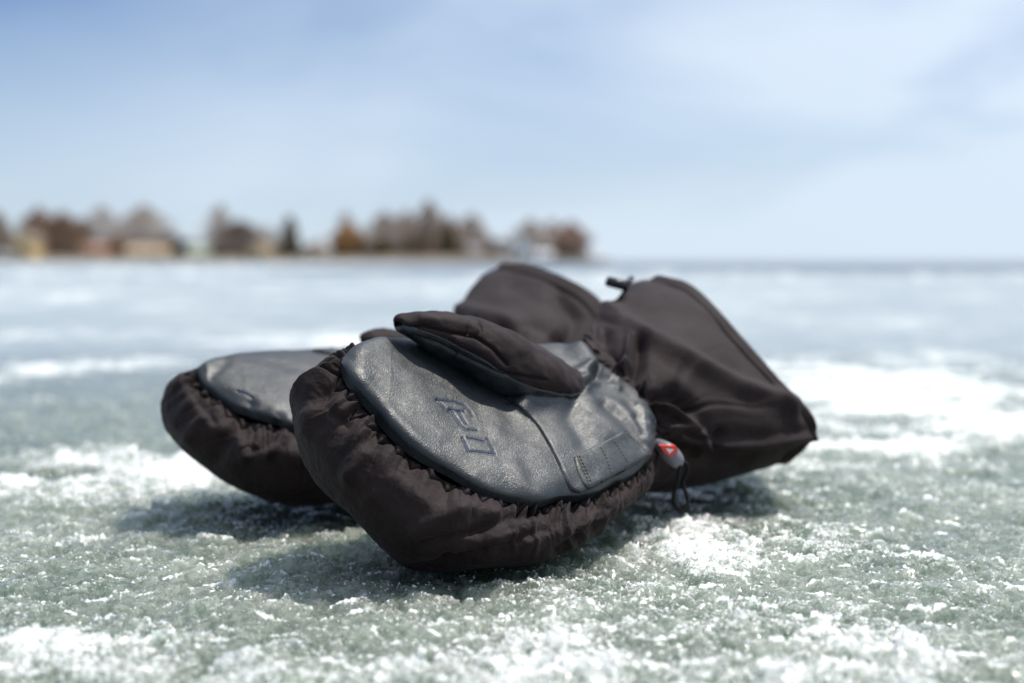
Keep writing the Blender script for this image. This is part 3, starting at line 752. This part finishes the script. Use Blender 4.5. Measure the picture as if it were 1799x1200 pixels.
secs2 = [(636,598,1.0,3,.003),(641,596,1.0,12,.009),(660,596,1.0,18,.014),(690,603,1.01,24,.018),(740,622,1.03,32,.022),(800,650,1.06,38,.024),(850,680,1.09,24,.016)]
g2 = build_thumb('thumb', secs2, mit2, 160, 140, [], 6.0)
mesh_obj('thumb', g2.reshape(-1, 3), grid_faces(160, 140, True), FAB, mit2)
d0 = [(815,630,1.15),(835,650,1.12),(860,690,1.09),(875,720,1.08),(880,750,1.09),(865,780,1.1),(850,790,1.13),(820,770,1.17),(800,710,1.2),(800,650,1.2)]
d1 = [(800,580,1.18),(850,620,1.12),(890,670,1.08),(915,715,1.07),(925,750,1.08),(900,795,1.10),(890,795,1.14),(860,780,1.2),(830,700,1.24),(800,620,1.22)]
d2 = [(802,545,1.21),(890,572,1.14),(940,625,1.10),(970,690,1.09),(980,745,1.10),(960,795,1.12),(940,795,1.17),(910,770,1.26),(870,680,1.3),(820,590,1.27)]
d3 = [(842,490,1.27),(935,522,1.19),(1000,580,1.15),(1050,660,1.13),(1080,730,1.13),(1060,780,1.15),(1040,775,1.2),(1010,740,1.3),(950,640,1.35),(890,540,1.33)]
d4 = [(880,464,1.31),(960,476,1.25),(1045,522,1.2),(1120,620,1.17),(1160,710,1.16),(1140,760,1.18),(1110,755,1.24),(1080,720,1.34),(1020,620,1.39),(940,515,1.37)]
dstro = [([(805,545),(880,560),(960,590)], 14, .004), ([(860,590),(930,570),(985,600)], 12, -.006), ([(980,520),(1010,560),(1000,600)], 14, -.003), ([(900,500),(1000,545)], 20, -.002)]
build_cuff('cuff', [d0, d1, d2, d3, d4], mit2, 460, 280, dstro, 12.4, .005)

# ================================================================== FAR SHORE
def shore_mat():
    m, nt, b = new_mat('winter_grass_bank'); pos = geo_pos(nt)
    c = mix_col(nt, noise(nt, 0.4, 5, 0.6, pos), (0.16, 0.125, 0.085), (0.30, 0.24, 0.16)); nt.links.new(c, b.inputs['Base Color']); b.inputs['Roughness'].default_value = 0.95
    return m
SZ = 225.0
def wx(px, Z=SZ): return (px - 899.5) / FPX * Z
nx, ny = 160, 24
xs = np.linspace(wx(-900), wx(1075), nx); SV = np.zeros((nx, ny, 3))
for i, x in enumerate(xs):
    t = (xs[-1] - x)
    wdth = min(160, 3 + t * 1.6)
    fy = SZ - 6 + 2.5 * math.sin(x * 0.12) + 3 * max(0, 1 - t / 14)
    for j in range(ny):
        s = j / (ny - 1); y = fy + wdth * s ** 1.6
        hgt = -0.15 + (0.85 * min(1, s * 9) + 0.6 * s) * min(1, t / 6 + .3) * (1 if j < ny - 1 else -0.2)
        SV[i, j] = (x, y, hgt + 0.08 * math.sin(x * 0.9 + j))
fS = grid_faces(nx, ny, False)
tag(mesh_obj('far_shore', SV.reshape(-1, 3), fS, shore_mat()), kind='structure')

def bark(name, col):
    return plain_mat(name, col, 0.9, 0.2, 0.35, 3)
BARK = {'brown': bark('brown_twigs', (0.35, 0.235, 0.16)), 'grey': bark('grey_twigs', (0.47, 0.38, 0.31)), 'dark': bark('dark_twigs', (0.22, 0.16, 0.12)),
        'olive': bark('evergreen_needles', (0.25, 0.20, 0.09)), 'orange': bark('dry_oak_leaves', (0.46, 0.27, 0.12)), 'tan': bark('russet_leaves', (0.44, 0.30, 0.22))}
TRUNK = bark('tree_bark', (0.10, 0.08, 0.065))

def strand(V, F, a, b, ra, rb):
    """three sided tapered stick"""
    a = np.asarray(a, float); b = np.asarray(b, float); t = b - a; L = np.linalg.norm(t)
    if L < 1e-6: return
    t /= L; u = np.cross(t, (0.3, 0.9, 0.2)); u /= np.linalg.norm(u); v = np.cross(t, u); o = len(V)
    for p, r in ((a, ra), (b, rb)):
        for k in range(3):
            an = 2.094 * k; V.append(p + r * (math.cos(an) * u + math.sin(an) * v))
    for k in range(3): F.append((o + k, o + (k + 1) % 3, o + 3 + (k + 1) % 3, o + 3 + k))
def bare_tree(px, width, top, kind, label, dz=0.0, dens=1.0, name='bare_tree', leaf=False, base=461):
    Z = SZ + dz; h = (base - top) / FPX * Z; wd = width / FPX * Z; x = wx(px, Z)
    r = random.Random(int(px * 7 + top)); root = empty(name, (x, Z, 0.5))
    tv, tf, cv, cf = [], [], [], []
    th = h * 0.32; wd *= 1.55; h *= 1.10
    pts = [np.array([x + r.uniform(-.05, .05) * k, Z, 0.3 + th * k / 3]) for k in range(4)]
    v, f = tube_verts(pts, [h * .028, h * .024, h * .021, h * .018], 8); tv += v; tf += f
    def grow(p, d, L, rad, lev):
        q = p + d * L
        (strand(tv, tf, p, q, rad, rad * .65) if lev < 2 else strand(cv, cf, p, q, rad, rad * .6))
        if lev >= 5: return
        n = r.choice((2, 3, 3)) if lev else 6
        for _ in range(n):
            nd = d + np.array([r.gauss(0, .50), r.gauss(0, .50), r.gauss(0.06, .32)]); nd /= np.linalg.norm(nd)
            grow(q if r.random() < .5 else p + d * L * r.uniform(.5, 1), nd, L * r.uniform(.62, .86), rad * .6, lev + 1)
    for k in range(3 if dens < 1 else 5):
        d = np.array([r.gauss(0, .38), r.gauss(0, .38), 1.0]); d /= np.linalg.norm(d)
        grow(pts[r.choice((2, 3))], d, h * .22, h * .013, 1)
    # fine twig clusters that fill the crown outline, denser low and inside, loose at the edge
    nt_ = int(3000 * dens * (0.5 + width / 60))
    if nt_:
        for _ in range(nt_):
            a = r.uniform(0, 6.283); u = r.random() ** 0.45; zz = r.random()
            zc = 0.10 + 0.9 * zz
            env = (math.sin(math.pi * min(1, (zc * .82 + .18))) ** 0.55) * (0.8 + 0.2 * math.sin(5 * a + px) + 0.15 * math.sin(9 * zz + px))
            p = np.array([x + wd / 2 * env * u * math.cos(a), Z + wd / 2 * env * u * math.sin(a), 0.4 + h * zc * (1 - .10 * u)])
            d = np.array([r.gauss(0, .5), r.gauss(0, .5), r.gauss(.5, .5)]); L = h * r.uniform(.03, .09)
            rad = (.032 if not leaf else .09) * (0.6 + r.random())
            strand(cv, cf, p, p + d * L, rad, rad * .4)
    mesh_obj('trunk', tv, tf, TRUNK, root, smooth=False)
    mesh_obj('crown', cv, cf, BARK[kind], root, smooth=False)
    tag(root, label, 'tree', 'trees along the far shore')
br_v, br_f = [], []
_r = random.Random(5)
for _ in range(16000):
    px_ = _r.uniform(-300, 905); k = 0.6 + 0.4 * math.sin(px_ * .031) + 0.3 * math.sin(px_ * .083 + 2)
    if _r.random() > max(.15, k): continue
    Zb = SZ + _r.uniform(3, 14); hb = _r.uniform(.3, 1) * (1.0 + 1.6 * max(0, k)); p = np.array([wx(px_, Zb), Zb, .5 + hb * _r.random()])
    strand(br_v, br_f, p, p + np.array([_r.gauss(0, .3), _r.gauss(0, .3), _r.uniform(.3, .9)]), .05, .02)
tag(mesh_obj('shoreline_brush', br_v, br_f, BARK['dark'], smooth=False), kind='stuff')
def conifer(px, width, top, label, dz=0.0, base=462):
    Z = SZ + dz; h = (base - top) / FPX * Z; wd = width / FPX * Z; x = wx(px, Z); r = random.Random(int(px))
    root = empty('pine_tree', (x, Z, 0.5)); v, f = tube_verts([(x, Z, .3), (x, Z, h * .5), (x, Z, h * .98)], [.2, .12, .03], 8)
    mesh_obj('trunk', v, f, TRUNK, root, smooth=False); cv, cf = [], []
    for _ in range(6000):
        s = r.random() ** 1.3; a = r.uniform(0, 6.283); lump = 0.85 + .15 * math.sin(a * 3 + s * 20)
        rad = wd / 2 * (1 - s) ** .62 * lump * r.uniform(.35, 1.0); z = .6 + h * s
        p = np.array([x + rad * math.cos(a), Z + rad * math.sin(a), z]); d = np.array([math.cos(a), math.sin(a), r.uniform(-.2, .5)])
        strand(cv, cf, p, p + d * r.uniform(.2, .5), .05, .015)
    mesh_obj('crown', cv, cf, BARK['olive'], root, smooth=False); tag(root, label, 'tree', 'trees along the far shore')

for a in [
    (-2, 46, 385, 'brown', 'brown bare tree cut off by the left edge behind the cream house', 6, 1.3),
    (70, 60, 378, 'brown', 'dense brown bare tree right beside the cream house', 8, 1.5),
    (112, 62, 384, 'brown', 'broad dense brown bare tree on the right of the large brown clump', 10, 1.6),
    (145, 56, 394, 'brown', 'narrow brown bare tree just left of the peach house', 12, 1.0),
    (336, 44, 428, 'dark', 'low dark bare tree behind the pale green house', 6, 1.0),
    (788, 66, 390, 'grey', 'third grey bare tree of the middle grove, around the pine', 14, .9),
    (180, 70, 374, 'grey', 'thin grey bare tree with sky showing through, above the peach house', 14, .45),
    (208, 46, 418, 'brown', 'low brown bare tree between the peach house and the long tan house', 2, 1.0),
    (253, 88, 374, 'grey', 'round grey bare tree rising behind the long tan house', 12, 1.0),
    (300, 60, 418, 'dark', 'low dark bare tree on the right of the long tan house', 4, 1.0),
    (388, 46, 372, 'grey', 'tall thin grey bare tree standing alone right of the pale green house', 12, .5),
    (420, 92, 398, 'dark', 'spreading bare tree sloping down to the left of the dark pine', 6, 1.4),
    (472, 56, 408, 'grey', 'thin bare tree between the tan gabled house and the dark pine', 12, .5),
    (608, 30, 382, 'grey', 'thin pale bare tree behind the orange-brown oak', 14, .35),
    (612, 46, 402, 'orange', 'orange-brown oak still holding its dry leaves', 3, 1.5),
    (640, 30, 432, 'dark', 'low dark bare tree just right of the orange oak', 2, 1.1),
    (676, 66, 384, 'grey', 'leftmost tall grey bare tree of the middle grove', 10, 1.1),
    (714, 56, 382, 'grey', 'second tall grey bare tree of the middle grove', 14, 1.0),
    (754, 44, 366, 'brown', 'tallest bare tree of the middle grove, with a pointed crown', 8, .9),
    (735, 60, 416, 'dark', 'low dark bare tree filling the foot of the middle grove', 2, 1.4),
    (828, 58, 388, 'grey', 'grey bare tree at the right end of the middle grove', 10, .95),
    (850, 40, 420, 'brown', 'low brown bare tree beside the grey cottage', 3, 1.0),
    (882, 62, 428, 'dark', 'low dark bare tree on the left of the white gabled house', 4, 1.3),
    (932, 58, 396, 'grey', 'grey bare tree rising behind the white gabled house', 10, .9),
    (970, 50, 396, 'grey', 'thin grey bare tree between the white gabled house and the russet tree', 12, .6),
    (1002, 52, 400, 'tan', 'russet tree at the right tip of the point', 2, 1.1)]:
    bare_tree(a[0], a[1], a[2], a[3], a[4], a[5], a[6], leaf=a[3] in ('orange', 'tan'), name='oak_tree' if a[3] in ('orange', 'tan') else 'bare_tree')
conifer(510, 54, 388, 'dark olive pine with a full pointed crown standing apart', 4)
conifer(788, 44, 398, 'dark olive pine in the middle of the grove', 5)
conifer(672, 40, 425, 'low dark olive pine at the left foot of the grove', 2)

def house(px, width, top, wall, roofc, label, dz=0.0, gable_front=False, depth=7.0, eave=.55, base=463, name='house'):
    Z = SZ + dz; s = Z / FPX; x = wx(px, Z); hw = width / 2 * s; H = (base - top) * s; z0 = .25; eh = z0 + H * eave; top_z = z0 + H
    root = empty(name, (x, Z, z0)); y0, y1 = Z, Z + depth
    wm = plain_mat('painted_siding', wall, .7, .3, .08, 1.5); rm = plain_mat('shingle_roof', roofc, .85, .2, .2, 2)
    if gable_front:
        V = [(x-hw,y0,z0),(x+hw,y0,z0),(x+hw,y0,eh),(x,y0,top_z-.08),(x-hw,y0,eh),(x-hw,y1,z0),(x+hw,y1,z0),(x+hw,y1,eh),(x,y1,top_z-.08),(x-hw,y1,eh)]
        F = [(0,1,2,3,4),(5,9,8,7,6),(1,6,7,2),(0,4,9,5),(2,7,8,3),(4,3,8,9)]
        o = .3; rv = [(x-hw-o,y0-o,eh-o*.7),(x,y0-o,top_z),(x+hw+o,y0-o,eh-o*.7),(x-hw-o,y1+o,eh-o*.7),(x,y1+o,top_z),(x+hw+o,y1+o,eh-o*.7)]
    else:
        ym = (y0 + y1) / 2
        V = [(x-hw,y0,z0),(x+hw,y0,z0),(x+hw,y1,z0),(x-hw,y1,z0),(x-hw,y0,eh),(x+hw,y0,eh),(x+hw,y1,eh),(x-hw,y1,eh),(x-hw,ym,top_z-.1),(x+hw,ym,top_z-.1)]
        F = [(0,1,5,4),(2,3,7,6),(1,2,6,9,5),(3,0,4,8,7),(4,5,9,8),(7,8,9,6)]
        o = .3; rv = [(x-hw-o,y0-o,eh-o*.6),(x-hw-o,ym,top_z),(x-hw-o,y1+o,eh-o*.6),(x+hw+o,y0-o,eh-o*.6),(x+hw+o,ym,top_z),(x+hw+o,y1+o,eh-o*.6)]
    mesh_obj('wall', V, F, wm, root, smooth=False)
    rv2 = rv + [(a, b, c + .18) for a, b, c in rv]
    rf = [(0,1,4,3),(1,2,5,4),(9,10,7,6),(10,11,8,7),(0,3,9,6),(5,2,8,11),(0,6,7,1),(1,7,8,2),(3,4,10,9),(4,5,11,10)]
    mesh_obj('roof', rv2, rf, rm, root, smooth=False)
    n = max(1, int(hw * 2 / 2.6))
    for k in range(n):
        wxx = x - hw + (k + .5) * 2 * hw / n; zb = z0 + (eh - z0) * .42; a = min(.5, hw / n * .45); b = (eh - z0) * .2
        mesh_obj('window', [(wxx-a,y0-.05,zb-b),(wxx+a,y0-.05,zb-b),(wxx+a,y0-.05,zb+b),(wxx-a,y0-.05,zb+b),(wxx-a,y0+.02,zb-b),(wxx+a,y0+.02,zb-b),(wxx+a,y0+.02,zb+b),(wxx-a,y0+.02,zb+b)],
                 [(0,1,2,3),(4,7,6,5),(0,4,5,1),(3,2,6,7),(0,3,7,4),(1,5,6,2)], WIN, root, smooth=False)
    cx = x + hw * .4; cy = (y0 + y1) / 2
    v, f = tube_verts([(cx, cy, eh), (cx, cy, top_z + .5)], .3, 4); mesh_obj('chimney', v, f, CHIM, root, smooth=False)
    tag(root, label, 'house', 'houses along the far shore')
WIN = plain_mat('window_glass', (.05, .06, .075), .15, .6); CHIM = plain_mat('chimney_brick', (.2, .12, .09), .9, .2, .2, 3)
CREAM = (.70, .52, .27); TANW = (.62, .46, .28); PEACH = (.62, .36, .22); WHITE = (.85, .84, .80)
house(40, 32, 412, CREAM, (.25,.2,.16), 'tall cream house between the two leftmost brown trees', -2, True, eave=.72)
house(8, 40, 446, (.62,.58,.52), (.3,.28,.27), 'low pale house at the left edge in front of the cream house', -4)
house(165, 38, 434, PEACH, (.35,.2,.15), 'peach house below the thin see-through grey tree', -3, eave=.75)
house(258, 74, 437, TANW, (.42,.32,.22), 'long tan house under the round grey tree', -4, eave=.6)
house(282, 22, 424, (.45,.30,.24), (.22,.15,.13), 'narrow reddish house behind the right end of the long tan house', 3, True)
house(314, 18, 430, (.06,.07,.09), (.05,.05,.06), 'small dark blue-grey house beside the pale green one', -2, True)
house(345, 38, 436, (.34,.37,.28), (.36,.40,.32), 'pale green house left of the tall thin lone tree', -1, eave=.5)
house(453, 32, 430, TANW, (.40,.30,.2), 'tan gabled house between the spreading tree and the dark pine', -3, True)
house(551, 34, 430, (.58,.44,.31), (.36,.28,.22), 'tan house just right of the dark pine', -3, True)
house(837, 24, 433, (.50,.48,.46), (.24,.22,.22), 'small grey cottage among the bare trees right of the grove', -2, eave=.6)
house(884, 18, 436, (.40,.39,.40), (.2,.2,.2), 'tiny grey shed left of the white gabled house', -2, eave=.6, name='shed')
house(918, 32, 418, WHITE, (.55,.54,.53), 'white gabled house near the end of the point', -4, True, eave=.5)
house(955, 26, 447, WHITE, (.6,.6,.6), 'low white boathouse on the right of the white gabled house', -5, eave=.6, name='boathouse')
